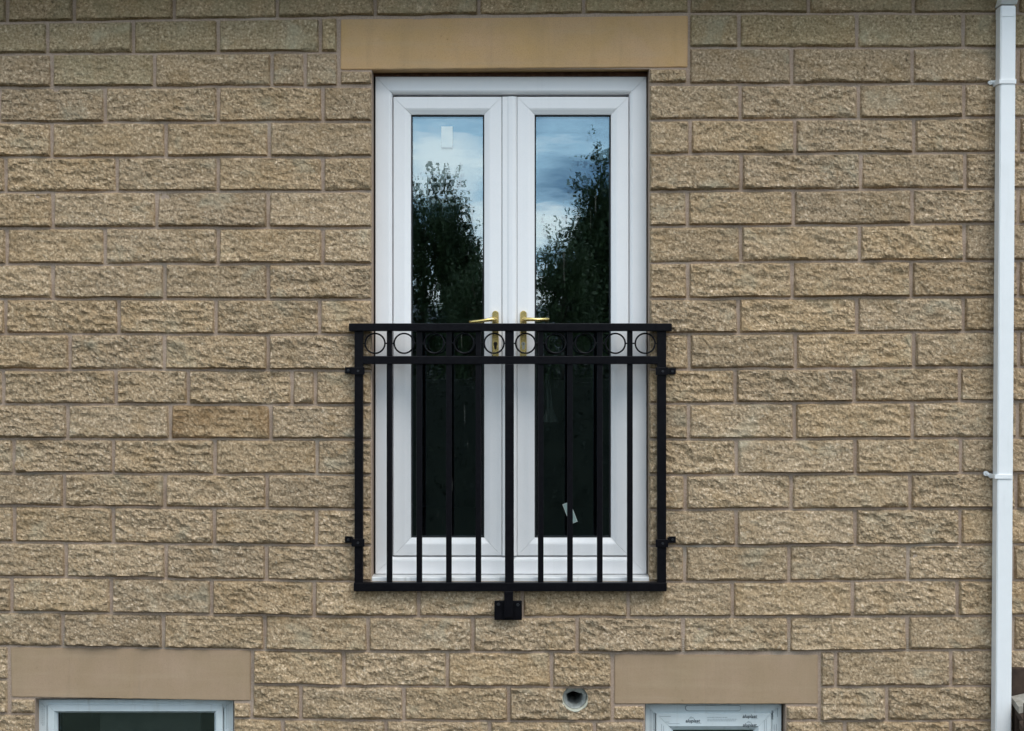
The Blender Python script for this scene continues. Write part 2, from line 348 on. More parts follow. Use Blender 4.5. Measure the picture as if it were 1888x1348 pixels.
def stone_block(x0, x1, ztop, zbot, mat, step=0.0062, hole=None, parent=house, seed=None, rough=1.0):
    """rock-faced block; ztop/zbot are functions of photo px giving photo py of its arrises"""
    sd_ = random.random() * 1000 if seed is None else seed
    Wm, Hm = (x1 - x0) / PX, (zbot((x0 + x1) / 2) - ztop((x0 + x1) / 2)) / PX
    nu, nv = max(3, int(Wm / step)), max(3, int(Hm / step))
    us = np.linspace(0, 1, nu + 1); vs_ = np.linspace(0, 1, nv + 1)
    rough *= random.uniform(0.65, 1.25); amp = 0.014 + random.uniform(-0.002, 0.004); tx, tz = random.uniform(-.003, .003), random.uniform(-.003, .004)
    undercut = random.uniform(0.006, 0.016)
    c0 = P((x0 + x1) / 2, (ztop((x0 + x1) / 2) + zbot((x0 + x1) / 2)) / 2)
    V = []; F = []; keep = {}
    for j, v in enumerate(vs_):
        for i, u in enumerate(us):
            px = x0 + (x1 - x0) * u; a, b = ztop(px), zbot(px); py = a + (b - a) * v
            q = P(px, py); n3 = Vector((q.x, q.z, sd_))
            du, dv_t, dv_b = min(u, 1 - u) * Wm, v * Hm, (1 - v) * Hm
            eb = undercut * (0.35 + 1.9 * abs(noise.noise(n3 * 15)))
            et = 0.005 + 0.014 * abs(noise.noise(n3 * 17 + Vector((5, 5, 5))))
            es = 0.004 + 0.014 * abs(noise.noise(n3 * 19 + Vector((9, 2, 1))))
            sm = lambda d_, w_: min(1.0, max(0.0, d_ / w_)) ** 0.6
            pr = sm(du, es) * sm(dv_t, et) * sm(dv_b, eb)
            h = amp + tx * (u - .5) * 2 + tz * (v - .5) * 2
            h += rough * (0.0105 * noise.noise(n3 * 8) + 0.0055 * (0.5 - abs(noise.noise(Vector((q.x * 11 + q.z * 4, q.z * 30, sd_ + 2)))) * 2))
            r = noise.noise(n3 * 27 + Vector((0, 0, 4)))
            h += rough * (0.0042 * (1 - 2 * abs(r)) - 0.0010)
            h += rough * (0.0034 * noise.noise(n3 * 62) + 0.0032 * noise.noise(n3 * 125))
            d = (0.0045 + 0.0060 * v ** 4) + max(0.0, h) * pr
            jx = 0.0016 * noise.noise(n3 * 85 + Vector((3, 0, 0))); jz = 0.0016 * noise.noise(n3 * 85 + Vector((0, 3, 0)))
            if i in (0, nu): jz = 0.0; jx = 0.0018 * noise.noise(n3 * 25)
            if j in (0, nv): jx = 0.0; jz = (0.0016 if j == 0 else 0.0034) * noise.noise(n3 * 21)
            V.append([q.x + jx, -d, q.z + jz])
    idx = lambda i, j: j * (nu + 1) + i
    if hole is not None:
        hc, hr = P(hole[0], hole[1]), hole[2]
        for k, vv in enumerate(V):
            rr = math.hypot(vv[0] - hc.x, vv[2] - hc.z)
            if rr < hr:
                keep[k] = False
                if rr > hr - 0.0075 and rr > 1e-6:       # pull the rim onto the drilled circle
                    s_ = hr / rr; vv[0] = hc.x + (vv[0] - hc.x) * s_; vv[2] = hc.z + (vv[2] - hc.z) * s_; keep[k] = True
    for j in range(nv):
        for i in range(nu):
            q = (idx(i, j), idx(i, j + 1), idx(i + 1, j + 1), idx(i + 1, j))
            if all(keep.get(k, True) for k in q): F.append(q)
    ring = [idx(i, 0) for i in range(nu)] + [idx(nu, j) for j in range(nv)] + [idx(i, nv) for i in range(nu, 0, -1)] + [idx(0, j) for j in range(nv, 0, -1)]
    b = len(V)
    for k in ring: V.append([V[k][0], 0.022, V[k][2]])
    n_ = len(ring)
    for k in range(n_): F.append((ring[k], ring[(k + 1) % n_], b + (k + 1) % n_, b + k))
    return mesh_obj('stone_block', V, F, mat, parent, loc=c0)

def course(k, step=0.0062):
    items = [XL] + [j for j in JL[k]] + [XR]
    for a, b in zip(items[:-1], items[1:]):
        if isinstance(a, tuple) or isinstance(b, tuple): continue
        lft, rgt = a + GV, b - GV
        if b in (686, 685, 66, 1129 - 0) and b in (686, 685, 66): rgt = b - 0.6
        if a in (1197, 1196, 432, 1449): lft = a + 0.6
        zt = lambda x, k=k: bed(k, x) + GH; zb = lambda x, k=k: bed(k + 1, x) - GH
        mat = M['stone']
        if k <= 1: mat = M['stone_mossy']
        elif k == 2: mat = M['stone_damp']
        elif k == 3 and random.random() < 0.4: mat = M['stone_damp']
        if k == 13 and a == 315: mat = M['stone_brown']
        hole = (1060, 1286, 0.0545) if (k == 21 and a == 938) else None
        o = stone_block(lft, rgt, zt, zb, mat, step, hole, rough=0.55 if k <= 2 else (0.8 if k == 3 else 1.0))
        if k == 13 and a == 315: o['label'] = 'rust stained brown stone block'
        if hole: o['label'] = 'stone block with a round drilled hole'
# note: an opening tuple between two joints suppresses the block there
for k in range(0, 23): course(k, 0.0062 if k else 0.012)
# short pieces tucked under the ends of the lintels
def piece(x0, x1, y0, y1, mat='stone'):
    stone_block(x0, x1, lambda x: y0, lambda x: y1, M[mat])
piece(629, 685.4, 132.5, 156, 'stone'); piece(1197.6, 1265, 128.5, 153, 'stone')
piece(22, 65.4, 1289, 1313); piece(432.6, 462, 1296, 1321); piece(1449.6, 1507, 1301.5, 1325); piece(1132, 1187.4, 1301.5, 1325)

# the courses below the picture down to the ground, one mesh of plain chamfered blocks
mb = MB(); k = 0; y = 1394
while CAMZ + (674 - y) / PX > 0.05:
    x = XL + (100 if k % 2 else 0)
    while x < XR:
        x1 = min(x + 193, XR)
        for (a, b) in ((70, 430), (1190, 1440)):
            if y < 1760 and x < b and x1 > a:
                if x < a - 20: x1 = a
                elif x1 > b + 20: x_old = x; x = b
                else: x1 = x
        if x1 - x > 12:
            mb.bbox(P(x + 3, y + 3, 0.014), P(x1 - 3, y + 62, 0.014) + Vector((0, 0.03, 0)), 0.005)
        x = max(x1, x + 20) if x1 > x else x + 193
    y += 65; k += 1
o = mb.build('stone_courses', M['stone'], house); o['kind'] = 'stuff'

# mortar bed: sheet with the openings left out
def sheet(rects_out, x0, x1, y0, y1, d, name, mat):
    xs = sorted({x0, x1, *[r[0] for r in rects_out], *[r[1] for r in rects_out]})
    ys = sorted({y0, y1, *[r[2] for r in rects_out], *[r[3] for r in rects_out]})
    mb = MB()
    for xa, xb in zip(xs[:-1], xs[1:]):
        for ya, yb in zip(ys[:-1], ys[1:]):
            cx, cy = (xa + xb) / 2, (ya + yb) / 2
            if any(r[0] < cx < r[1] and r[2] < cy < r[3] for r in rects_out): continue
            mb.add([P(xa, ya, 0) + Vector((0, -d, 0)), P(xa, yb, 0) + Vector((0, -d, 0)), P(xb, yb, 0) + Vector((0, -d, 0)), P(xb, ya, 0) + Vector((0, -d, 0))], [(0, 1, 2, 3)])
    return mb.build(name, mat, house)
GZ = 674 + CAMZ * PX
OPEN = [(686, 1197, 128, 1071), (66, 432, 1287, 1760), (1189, 1448, 1297, 1760), (1030, 1090, 1275 - 6, 1324)]
sheet(OPEN, XL, XR, -104, GZ, 0.0062, 'mortar_bed', M['mortar'])
# reveals of the openings, mortared smooth
def reveal(x0, x1, y0, y1, bottom=True):
    mb = MB()
    a, b, c_, d_ = P(x0, y0), P(x0, y1), P(x1, y1), P(x1, y0)
    dep = Vector((0, 0.14, 0)); fr = Vector((0, -0.0066, 0))
    for p, q in ((b, a), (d_, c_), (c_, b)) if bottom else ((b, a), (d_, c_)):
        mb.add([p + fr, q + fr, q + dep, p + dep], [(0, 1, 2, 3)])
    mb.build('reveal', M['mortar'], house)
reveal(686, 1197, 128, 1071); reveal(66, 432, 1287, 1760); reveal(1189, 1448, 1297, 1760)

def lintel(c4, mat, d=0.012):
    """sawn stone beam from its four photo corners (tl, tr, br, bl)"""
    bm = bmesh.new()
    fr = [bm.verts.new(P(x, y) + Vector((0, -d, 0))) for x, y in c4]; bk = [bm.verts.new(P(x, y) + Vector((0, 0.125, 0))) for x, y in c4]
    bm.faces.new(fr[::-1]); bm.faces.new(bk)
    for i in range(4): bm.faces.new((fr[i], fr[(i + 1) % 4], bk[(i + 1) % 4], bk[i]))
    bmesh.ops.bevel(bm, geom=[e for e in bm.edges], offset=0.003, segments=2, affect='EDGES')
    bmesh.ops.recalc_face_normals(bm, faces=bm.faces[:])
    bmesh.ops.subdivide_edges(bm, edges=[e for e in bm.edges if e.calc_length() > 0.3], cuts=60, use_grid_fill=True)
    for v in bm.verts:                                     # worn, slightly chipped arrises
        if v.co.y < 0.05:
            n3 = v.co * 30; v.co.z += 0.0012 * noise.noise(n3); v.co.y += 0.0010 * noise.noise(n3 + Vector((7, 0, 0)))
            ch = noise.noise(v.co * 14 + Vector((2, 3, 1)))
            if ch > 0.42: v.co.y += 0.004 * (ch - 0.42) / 0.3
    o = MB().bm(bm).build('lintel', mat, house); return o
lintel([(629, 37), (1268, 30), (1267, 125), (628.5, 129.5)], M['lintel'])['label'] = 'long golden sawn stone lintel over the double door'
lintel([(21, 1193), (463, 1199), (463, 1291), (23, 1284)], M['lintel_low'])['label'] = 'buff stone lintel over the lower left window'
lintel([(1132.5, 1206), (1507, 1207), (1507, 1297), (1132.5, 1297)], M['lintel_low'])['label'] = 'buff stone lintel over the lower right window'

# eave above the picture, which shades the top courses
TOPZ = CAMZ + (674 + 70) / PX
x0, x1 = (XL - 944) / PX, (XR - 944) / PX
MB().box((x0, 0.02, TOPZ), (x1, -0.30, TOPZ + 0.012)).build('soffit_board', M['upvc_sill'], house)
MB().bbox((x0, -0.30, TOPZ - 0.012), (x1, -0.322, TOPZ + 0.17), 0.003).build('fascia_board', M['upvc_sill'], house)
MB().add([(x0, -0.40, TOPZ + 0.16), (x1, -0.40, TOPZ + 0.16), (x1, 4.0, TOPZ + 2.7), (x0, 4.0, TOPZ + 2.7),
          (x0, -0.40, TOPZ + 0.20), (x1, -0.40, TOPZ + 0.20), (x1, 4.0, TOPZ + 2.74), (x0, 4.0, TOPZ + 2.74)],
         [(0, 3, 2, 1), (4, 5, 6, 7), (0, 1, 5, 4), (1, 2, 6, 5), (2, 3, 7, 6), (3, 0, 4, 7)]).build('roof_slope', M['slate'], house)
# gutter on the fascia
mb = MB(); pr = [(-0.335 - 0.055 + 0.055 * math.cos(t), TOPZ + 0.14 + 0.055 * math.sin(t)) for t in np.linspace(math.pi, 2 * math.pi, 10)]
pr += [(y_ * 1.0 + (0.003 if y_ < -0.39 else -0.003), z_ + 0.002) for y_, z_ in reversed(pr)]
n_ = len(pr); mb.add([(x0, y_, z_) for y_, z_ in pr] + [(x1, y_, z_) for y_, z_ in pr],
                     [(i, (i + 1) % n_, (i + 1) % n_ + n_, i + n_) for i in range(n_)] + [tuple(range(n_ - 1, -1, -1)), tuple(range(n_, 2 * n_))])
tag(mb.build('gutter', M['pipe']), 'white half-round gutter along the eave above the wall', 'gutter')

# rooms behind the glazing
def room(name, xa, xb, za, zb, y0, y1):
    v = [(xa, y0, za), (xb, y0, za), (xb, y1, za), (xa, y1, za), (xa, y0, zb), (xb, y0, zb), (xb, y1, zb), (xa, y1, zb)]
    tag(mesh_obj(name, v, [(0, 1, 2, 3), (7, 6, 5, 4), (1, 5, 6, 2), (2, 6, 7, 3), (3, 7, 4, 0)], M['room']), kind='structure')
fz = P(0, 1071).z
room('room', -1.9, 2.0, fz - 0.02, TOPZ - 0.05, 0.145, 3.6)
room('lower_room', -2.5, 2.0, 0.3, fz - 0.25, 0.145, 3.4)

# ------------------------------------------------------------------ mitred frames
def frame_bars(rect, depth, prof, mat, parent, names=('head', 'jamb', 'sill', 'jamb'), sides='trbl', gap=0.0006, px_depth=True):
    """four mitred bars; rect (x0,x1,y0,y1) photo px at plane depth; prof = [(inset, forward)]"""
    a = P(rect[0], rect[2], depth); b = P(rect[1], rect[3], depth)
    xl, xr, zt, zb = a.x, b.x, a.z, b.z
    corners = {'tl': (xl, zt, 1, -1), 'tr': (xr, zt, -1, -1), 'br': (xr, zb, -1, 1), 'bl': (xl, zb, 1, 1)}
    seq = {'t': ('tl', 'tr'), 'r': ('tr', 'br'), 'b': ('br', 'bl'), 'l': ('bl', 'tl')}
    res = {}
    for nm, s_ in zip(names, 'trbl'):
        if s_ not in sides: continue
        V = []; n_ = len(prof)
        for ci, key in enumerate(seq[s_]):
            x, z, sx, sz = corners[key]
            o2 = corners[seq[s_][1 - ci]]
            g = Vector((o2[0] - x, 0, o2[1] - z)).normalized() * gap
            for t, h in prof: V.append((x + sx * t + g.x, -(depth + h), z + sz * t + g.z))
        F = [(i, (i + 1) % n_, (i + 1) % n_ + n_, i + n_) for i in range(n_)] + [tuple(range(n_ - 1, -1, -1)), tuple(range(n_, 2 * n_))]
        me = mesh_obj(nm, V, F, mat, parent)
        bm = bmesh.new(); bm.from_mesh(me.data); bmesh.ops.recalc_face_normals(bm, faces=bm.faces[:]); bm.to_mesh(me.data); bm.free()
        res[s_] = me
    return res

def pane(rect, depth, parent, tilt=(0.0, 0.0), name='glass_pane', subd=0):
    """double glazing: outer and inner sheet, the inner one very slightly out of parallel"""
    a = P(rect[0], rect[2], depth); b = P(rect[1], rect[3], depth)
    for nm, yy, mt, tl in (('glass_pane', -depth, 'glass_outer', (0, 0)), ('inner_glass_pane', -depth + 0.02, 'glass_inner', tilt)):
        w_, h_ = b.x - a.x, a.z - b.z
        MB().add([(a.x, yy + tl[0] * w_ / 2 - tl[1] * h_ / 2, b.z), (b.x, yy - tl[0] * w_ / 2 - tl[1] * h_ / 2, b.z),
                  (b.x, yy - tl[0] * w_ / 2 + tl[1] * h_ / 2, a.z), (a.x, yy + tl[0] * w_ / 2 + tl[1] * h_ / 2, a.z)], [(0, 1, 2, 3)]).build(nm, M[mt], parent)

def rect_ring(rect, depth, w_, d0, d1, mat, name, parent):
    a = P(rect[0], rect[2], depth); b = P(rect[1], rect[3], depth); mb = MB()
    for p, q in (((a.x, a.z), (b.x, a.z - w_)), ((a.x, b.z + w_), (b.x, b.z)), ((a.x, a.z - w_), (a.x + w_, b.z + w_)), ((b.x - w_, a.z - w_), (b.x, b.z + w_))):
        mb.box((p[0], -d0, p[1]), (q[0], -d1, q[1]))
    return mb.build(name, mat, parent)

# ------------------------------------------------------------------ french door
DF = -0.066
door = thing('french_door', 'white plastic double french door behind the black railing', 'door', P(941, 1071, DF))
PF = [(0, -0.055), (0, -0.002), (0.0025, 0.0), (0.058, 0.0), (0.064, -0.002), (0.0715, -0.009), (0.0735, -0.016), (0.0735, -0.055)]
frame_bars((692, 1192, 141.5, 1058.5), DF, PF, M['upvc'], door, ('frame_head', 'frame_jamb', 'frame_sill', 'frame_jamb'))
PL = [(0, -0.05), (0, -0.003), (0.002, -0.001), (0.048, -0.001), (0.055, -0.003), (0.0745, -0.0125), (0.0755, -0.020), (0.0755, -0.05)]
DL = DF - 0.004
for (lx0, lx1, gx0, gx1, tl) in ((725.2, 925, 758, 893.6, (0.0012, 0.0030)), (953.6, 1159, 988, 1126.4, (-0.001, 0.0026))):
    root = part('door_leaf', door, P((lx0 + lx1) / 2, 1025, DL), 'left glazed leaf' if lx0 < 800 else 'right glazed leaf')
    frame_bars((lx0, lx1, 178.5, 1024.5), DL, PL, M['upvc'], root, ('top_rail', 'stile', 'bottom_rail', 'stile'))
    rect_ring((lx0 + 31.5, lx1 - 31.5, 210, 993), DL, 0.008, DL - 0.023, DL - 0.045, M['gasket'], 'gasket', root)
    pane((gx0 - 2, gx1 + 2, 209, 993), DL - 0.027, root, tl)
# floating mullion with a rounded nose between the leaves
a = P(926, 178.5, DL); b = P(953, 1024.5, DL); wd = b.x - a.x
prof = [(a.x, -0.045), (a.x, 0.001), (a.x + 0.004, 0.003), (a.x + 0.020, 0.0035), (a.x + 0.030, 0.009), (a.x + 0.044, 0.011), (b.x - 0.006, 0.008), (b.x, 0.001), (b.x, -0.045)]
n_ = len(prof); V = [(x, -(DL + h), a.z) for x, h in prof] + [(x, -(DL + h), b.z) for x, h in prof]
o = mesh_obj('mullion', V, [(i, i + n_, (i + 1) % n_ + n_, (i + 1) % n_) for i in range(n_)] + [tuple(range(n_)), tuple(range(2 * n_ - 1, n_ - 1, -1))], M['upvc'], door)
# threshold with a sloping nose, packer over the head, dark seal at the sides
a, b = P(685.6, 1060, DF), P(1195.5, 1060, DF); zf = a.z; zn = P(0, 1064.0, 0.004).z; zb = P(0, 1072.5, 0.004).z
V = []
for x in (a.x, b.x):
    V += [(x, -DF + 0.05, zf + 0.001), (x, -DF - 0.001, zf + 0.001), (x, -0.002, zn), (x, -0.006, zn - 0.004), (x, -0.006, zb), (x, -DF + 0.05, zb)]
mesh_obj('threshold', V, [(0, 1, 7, 6), (1, 2, 8, 7), (2, 3, 9, 8), (3, 4, 10, 9), (4, 5, 11, 10), (5, 0, 6, 11), (5, 4, 3, 2, 1, 0), (6, 7, 8, 9, 10, 11)], M['upvc_sill'], door)
MB().box(P(688, 133, DF - 0.012), P(1197, 141.1, DF - 0.012) + Vector((0, 0.04, 0))).build('head_packer', M['packer'], door)
for xa, xb in ((686.5, 691.8), (1192.2, 1198)):
    MB().box(P(xa, 134, DF - 0.03), P(xb, 1060, DF - 0.03) + Vector((0, 0.02, 0))).build('seal', M['gasket'], door)

def handle(cx, sgn, keyed, drop):
    d = DL + 0.001
    h = part('door_handle', door, P(cx, 615, d))
    a = P(cx, 573, d); r = 6.1 / PX; zt = a.z - r; zb = P(cx, 662, d).z + r
    poly = [(a.x + r * math.cos(t), zt + r * math.sin(t)) for t in np.linspace(0, math.pi, 13)] + [(a.x + r * math.cos(t), zb + r * math.sin(t)) for t in np.linspace(math.pi, 2 * math.pi, 13)]
    n_ = len(poly); rings = []
    for sc_, dd in ((1.0, 0.0), (1.0, 0.006), (0.86, 0.0095)):
        cz = (zt + zb) / 2
        rings.append([(a.x + (x - a.x) * sc_, -(d + dd), (z if sc_ == 1 else z - (0.0019 if z > cz else -0.0019))) for x, z in poly])
    V = [p for r_ in rings for p in r_]; F = [(k * n_ + i, k * n_ + (i + 1) % n_, (k + 1) * n_ + (i + 1) % n_, (k + 1) * n_ + i) for k in range(2) for i in range(n_)] + [tuple(2 * n_ + i for i in range(n_))]
    o = mesh_obj('backplate', V, F, M['brass'], h)
    c = P(cx, 590, d + 0.01)
    e1 = c + Vector((0, -0.038, 0)); e2 = e1 + Vector((sgn * 0.016, -0.010, 0.001)); e3 = P(cx + sgn * 26, 590 + drop * .45, d + 0.052); e4 = P(cx + sgn * 48, 590 + drop, d + 0.050)
    o2 = MB().tube([c, e1 * 0.5 + c * 0.5, e1, e2, e3, e4], [0.0095, 0.0085, 0.0085, 0.0085, 0.0072, 0.0062], 14).build('lever', M['brass'], h, True)
    k0 = P(cx, 634, d + 0.0098); mb = MB()
    cyl = M['nickel'] if keyed else M['dark']
    pts = [(k0.x + 0.0085 * math.cos(t), k0.z + 0.0085 * math.sin(t)) for t in np.linspace(-0.9, math.pi + 0.9, 18)]
    pts += [(k0.x - 0.005, k0.z - 0.021), (k0.x - 0.0025, k0.z - 0.0245), (k0.x + 0.0025, k0.z - 0.0245), (k0.x + 0.005, k0.z - 0.021)]
    mb.prism(pts[::-1], k0.y - (0.0025 if keyed else 0.0004), k0.y + 0.004)
    o3 = mb.build('lock_cylinder' if keyed else 'keyhole', cyl, h)
    parts = [o, o2, o3]
    if keyed:
        parts.append(MB().box((k0.x - 0.0009, k0.y - 0.0034, k0.z - 0.005), (k0.x + 0.0009, k0.y, k0.z + 0.005)).build('key_slot', M['dark'], h))
handle(913.5, -1, False, 4.0); handle(965, 1, True, -1.5)
# ------------------------------------------------------------------ labels stuck to the glass
def sticker(cx, cy, w_, h_, ang, label, mat, edge):
    d = DL - 0.0255; c = P(cx, cy, d); a_ = math.radians(ang)
    def quad(w2, h2, dy, t):
        pts = [(-w2, -h2), (w2, -h2), (w2, h2), (-w2, h2)]
        return [(c.x + (x * math.cos(a_) - z * math.sin(a_)) / PX, c.z + (x * math.sin(a_) + z * math.cos(a_)) / PX) for x, z in pts]
    base = thing('paper_label', label, 'label', c)
    MB().prism(quad(w_ / 2, h_ / 2, 0, 0), c.y - 0.0004, c.y + 0.0004).build('sheet', edge, base)
    MB().prism(quad(w_ / 2 - 1.2, h_ / 2 - 1.2, 0, 0), c.y - 0.0009, c.y - 0.0003).build('face', mat, base)
sticker(824, 253, 21, 40, 0, 'pale upright rectangular label near the top of the left door pane', M['paper'], M['paper'])
sticker(1051, 946, 15, 40, 21, 'tilted greenish label low on the right door pane', M['paper_green'], M['paper_edge'])

# something pale hanging inside the room, dimly seen through the right pane
mb = MB(); ns = 10; V = []; F = []
for j in range(15):
    t = j / 14; cy = 690 + 88 * t; hw = (3 + 3 * math.sin(t * 2.0) + 9 * max(0, t - 0.72) / 0.28)
    for i in range(ns + 1):
        u = i / ns * 2 - 1
        q = P(1009 + 6 * t + u * hw, cy, -0.5); V.append((q.x, q.y + 0.012 * math.sin(u * 7 + t * 4) + 0.01 * noise.noise(Vector((u * 3, t * 6, 0))), q.z))
for j in range(14):
    for i in range(ns): F.append((j * (ns + 1) + i, j * (ns + 1) + i + 1, (j + 1) * (ns + 1) + i + 1, (j + 1) * (ns + 1) + i))
tag(mesh_obj('hanging_cloth', V, F, M['cloth'], None, True), 'pale crumpled cloth hanging inside behind the right door pane', 'cloth')
MBp = P(1009, 688, -0.5)

# ------------------------------------------------------------------ balcony railing
RD = 0.055                                   # front of the railing off the wall
rail = thing('balcony_railing', 'black painted steel juliet balcony railing with a row of rings', 'railing', P(941, 1090, 0.03))
def bar(name, x0, x1, y0, y1, d0, d1, mat='black', par=rail, r=0.0025):
    a = P(x0, y0, d0); b = P(x1, y1, d0)
    return MB().bbox((a.x, -d0, b.z), (b.x, -d1, a.z), r).build(name, M[mat], par)
bar('handrail', 643, 1239, 596.2, 610.5, 0.070, 0.022)
bar('ring_rail', 668.6, 1212.4, 656.5, 671.5, 0.058, 0.028)
bar('bottom_rail', 652, 1229.5, 1074.5, 1090.5, 0.060, 0.024)
bar('post', 653.5, 669, 610.3, 1074.8, 0.058, 0.026); bar('post', 1212, 1228.5, 610.3, 1074.8, 0.058, 0.026)
bar('centre_bar', 931, 947.5, 610.3, 656.8, 0.057, 0.029); bar('centre_bar', 931, 947.5, 671.2, 1074.8, 0.057, 0.029)
for x in (718, 773, 827.5, 882, 997, 1051, 1106, 1161.5):
    bar('baluster', x - 5.2, x + 5.2, 671.2, 1074.8, 0.050, 0.030, r=0.002)
    bar('ring_spacer', x - 5.0, x + 5.0, 610.3, 656.8, 0.050, 0.030, r=0.002)
ringmesh = None
for i, x in enumerate((691.5, 745, 800.5, 855.5, 911, 969, 1025, 1079, 1134.5, 1189.5)):
    c = P(x, 633.2, 0.046); R = 19.6 / PX
    if ringmesh is None:
        V = []; F = []; n_ = 40; pr = [(-0.003, -0.006), (0.003, -0.006), (0.0036, 0), (0.003, 0.006), (-0.003, 0.006), (-0.0036, 0)]
        for k in range(n_):
            t = 2 * math.pi * k / n_
            for pr_, py_ in pr: V.append(((R - 0.0035 + pr_) * math.cos(t), py_, (R - 0.0035 + pr_) * math.sin(t)))
        q = len(pr)
        for k in range(n_):
            for m_ in range(q): F.append((k * q + m_, k * q + (m_ + 1) % q, ((k + 1) % n_) * q + (m_ + 1) % q, ((k + 1) % n_) * q + m_))
        o = mesh_obj('ring', V, F, M['black'], rail, True); ringmesh = o.data
    else:
        o = bpy.data.objects.new('ring', ringmesh); C.objects.link(o); o.parent = rail
    o.location = c - wloc(rail)
    for s_ in (-1, 1):                       # weld stubs to the uprights
        MB().tube([c + Vector((s_ * (R - 0.003), 0.003, 0)), c + Vector((s_ * (R + 0.012), 0.003, 0))], 0.003, 8).build('weld_stub', M['black'], rail)
def bracket(cx, cy, s_, lug):
    """clip round the post (s_ = +1 reaches to the right) with a lug screwed to the wall"""
    b = part('bracket', rail, P(cx, cy, 0.03))
    a0, a1 = P(cx - 11 - (1 if s_ > 0 else 2), cy - 7, 0.066), P(cx + 11, cy + 7, 0.066)
    MB().bbox((a0.x, -0.066, a1.z), (a1.x, -0.0595, a0.z), 0.0012).build('clip', M['black'], b)
    l0, l1 = P(cx + s_ * 11, cy - 6 + lug, 0.03), P(cx + s_ * 25, cy + 6 + lug, 0.03)
    MB().bbox((min(l0.x, l1.x), -0.034, l1.z), (max(l0.x, l1.x), -0.026, l0.z), 0.0012).build('lug', M['black'], b)
    sx = P(cx + s_ * 11, cy, 0.05).x
    MB().bbox((sx - 0.003, -0.0585, l1.z + 0.002), (sx + 0.003, -0.0345, l0.z - 0.002), 0.001).build('return_leg', M['black'], b)
    MB().tube([P(cx + s_ * 19, cy + lug, 0.0342), P(cx + s_ * 19, cy + lug, 0.0) + Vector((0, 0.02, 0))], 0.008, 10).build('stand_off', M['black'], b)
    for q, dd in ((P(cx + s_ * 1, cy, 0.066), 0.066), (P(cx + s_ * 19, cy + lug, 0.0345), 0.0345)):
        MB().tube([(q.x, -dd + 0.002, q.z), (q.x, -dd - 0.0035, q.z)], 0.0055, 6).build('bolt', M['bolt'], b)
bracket(661, 684, -1, -1); bracket(1221, 684.5, 1, 0); bracket(661, 1001, -1, -6); bracket(1221, 1002, 1, -7)
foot = part('foot_bracket', rail, P(937, 1125, 0.03))
a, b = P(911.5, 1107.5, 0.044), P(962.5, 1143.5, 0.044)
MB().bbox((a.x, -0.044, b.z), (b.x, -0.036, a.z), 0.003).build('plate', M['black'], foot)
a, b = P(929.5, 1090.2, 0.06), P(946, 1139, 0.06)
MB().bbox((a.x, -0.060, b.z), (b.x, -0.0445, a.z), 0.0025).build('stem', M['black'], foot)
for x, y in ((919, 1114), (955, 1115)):
    q = P(x, y, 0.044); MB().tube([(q.x, -0.0435, q.z), (q.x, -0.0495, q.z)], 0.007, 6).build('bolt', M['bolt'], foot)
for x in (920, 954):
    q = P(x, 1132, 0.036); MB().tube([(q.x, -0.0362, q.z), (q.x, 0.02, q.z)], 0.007, 8).build('stand_off', M['black'], foot)

# ------------------------------------------------------------------ downpipe
dp = thing('downpipe', 'white square plastic downpipe on the right of the wall', 'downpipe', (P(1840, 1348).x, -0.06, 0))
def pipe_x(y): return np.interp(y, (18, 1348), (1845, 1830)) , np.interp(y, (18, 1348), (1873.3, 1859.6))
def pipe_len(y0, y1, name, d0=0.030, d1=0.096, grow=0.0, n=1):
    bm = bmesh.new(); vs_ = []
    for yy in (y0, y1):
        xa, xb = pipe_x(yy); A, B = P(xa, yy, d1), P(xb, yy, d1)
        vs_.append([bm.verts.new(c) for c in ((A.x - grow, -d1 - grow, A.z), (B.x + grow, -d1 - grow, A.z), (B.x + grow, -d0 + grow, A.z), (A.x - grow, -d0 + grow, A.z))])
    for i in range(4): bm.faces.new((vs_[0][i], vs_[0][(i + 1) % 4], vs_[1][(i + 1) % 4], vs_[1][i]))
    bm.faces.new(vs_[0]); bm.faces.new(vs_[1][::-1])
    bmesh.ops.bevel(bm, geom=bm.edges[:], offset=0.004 if not grow else 0.002, segments=3, affect='EDGES')
    bmesh.ops.recalc_face_normals(bm, faces=bm.faces[:])
    return MB().bm(bm).build(name, M['pipe'], dp)
pipe_len(22, GZ - 12, 'pipe')
pipe_len(10, 32, 'socket', 0.028, 0.098, 0.0)
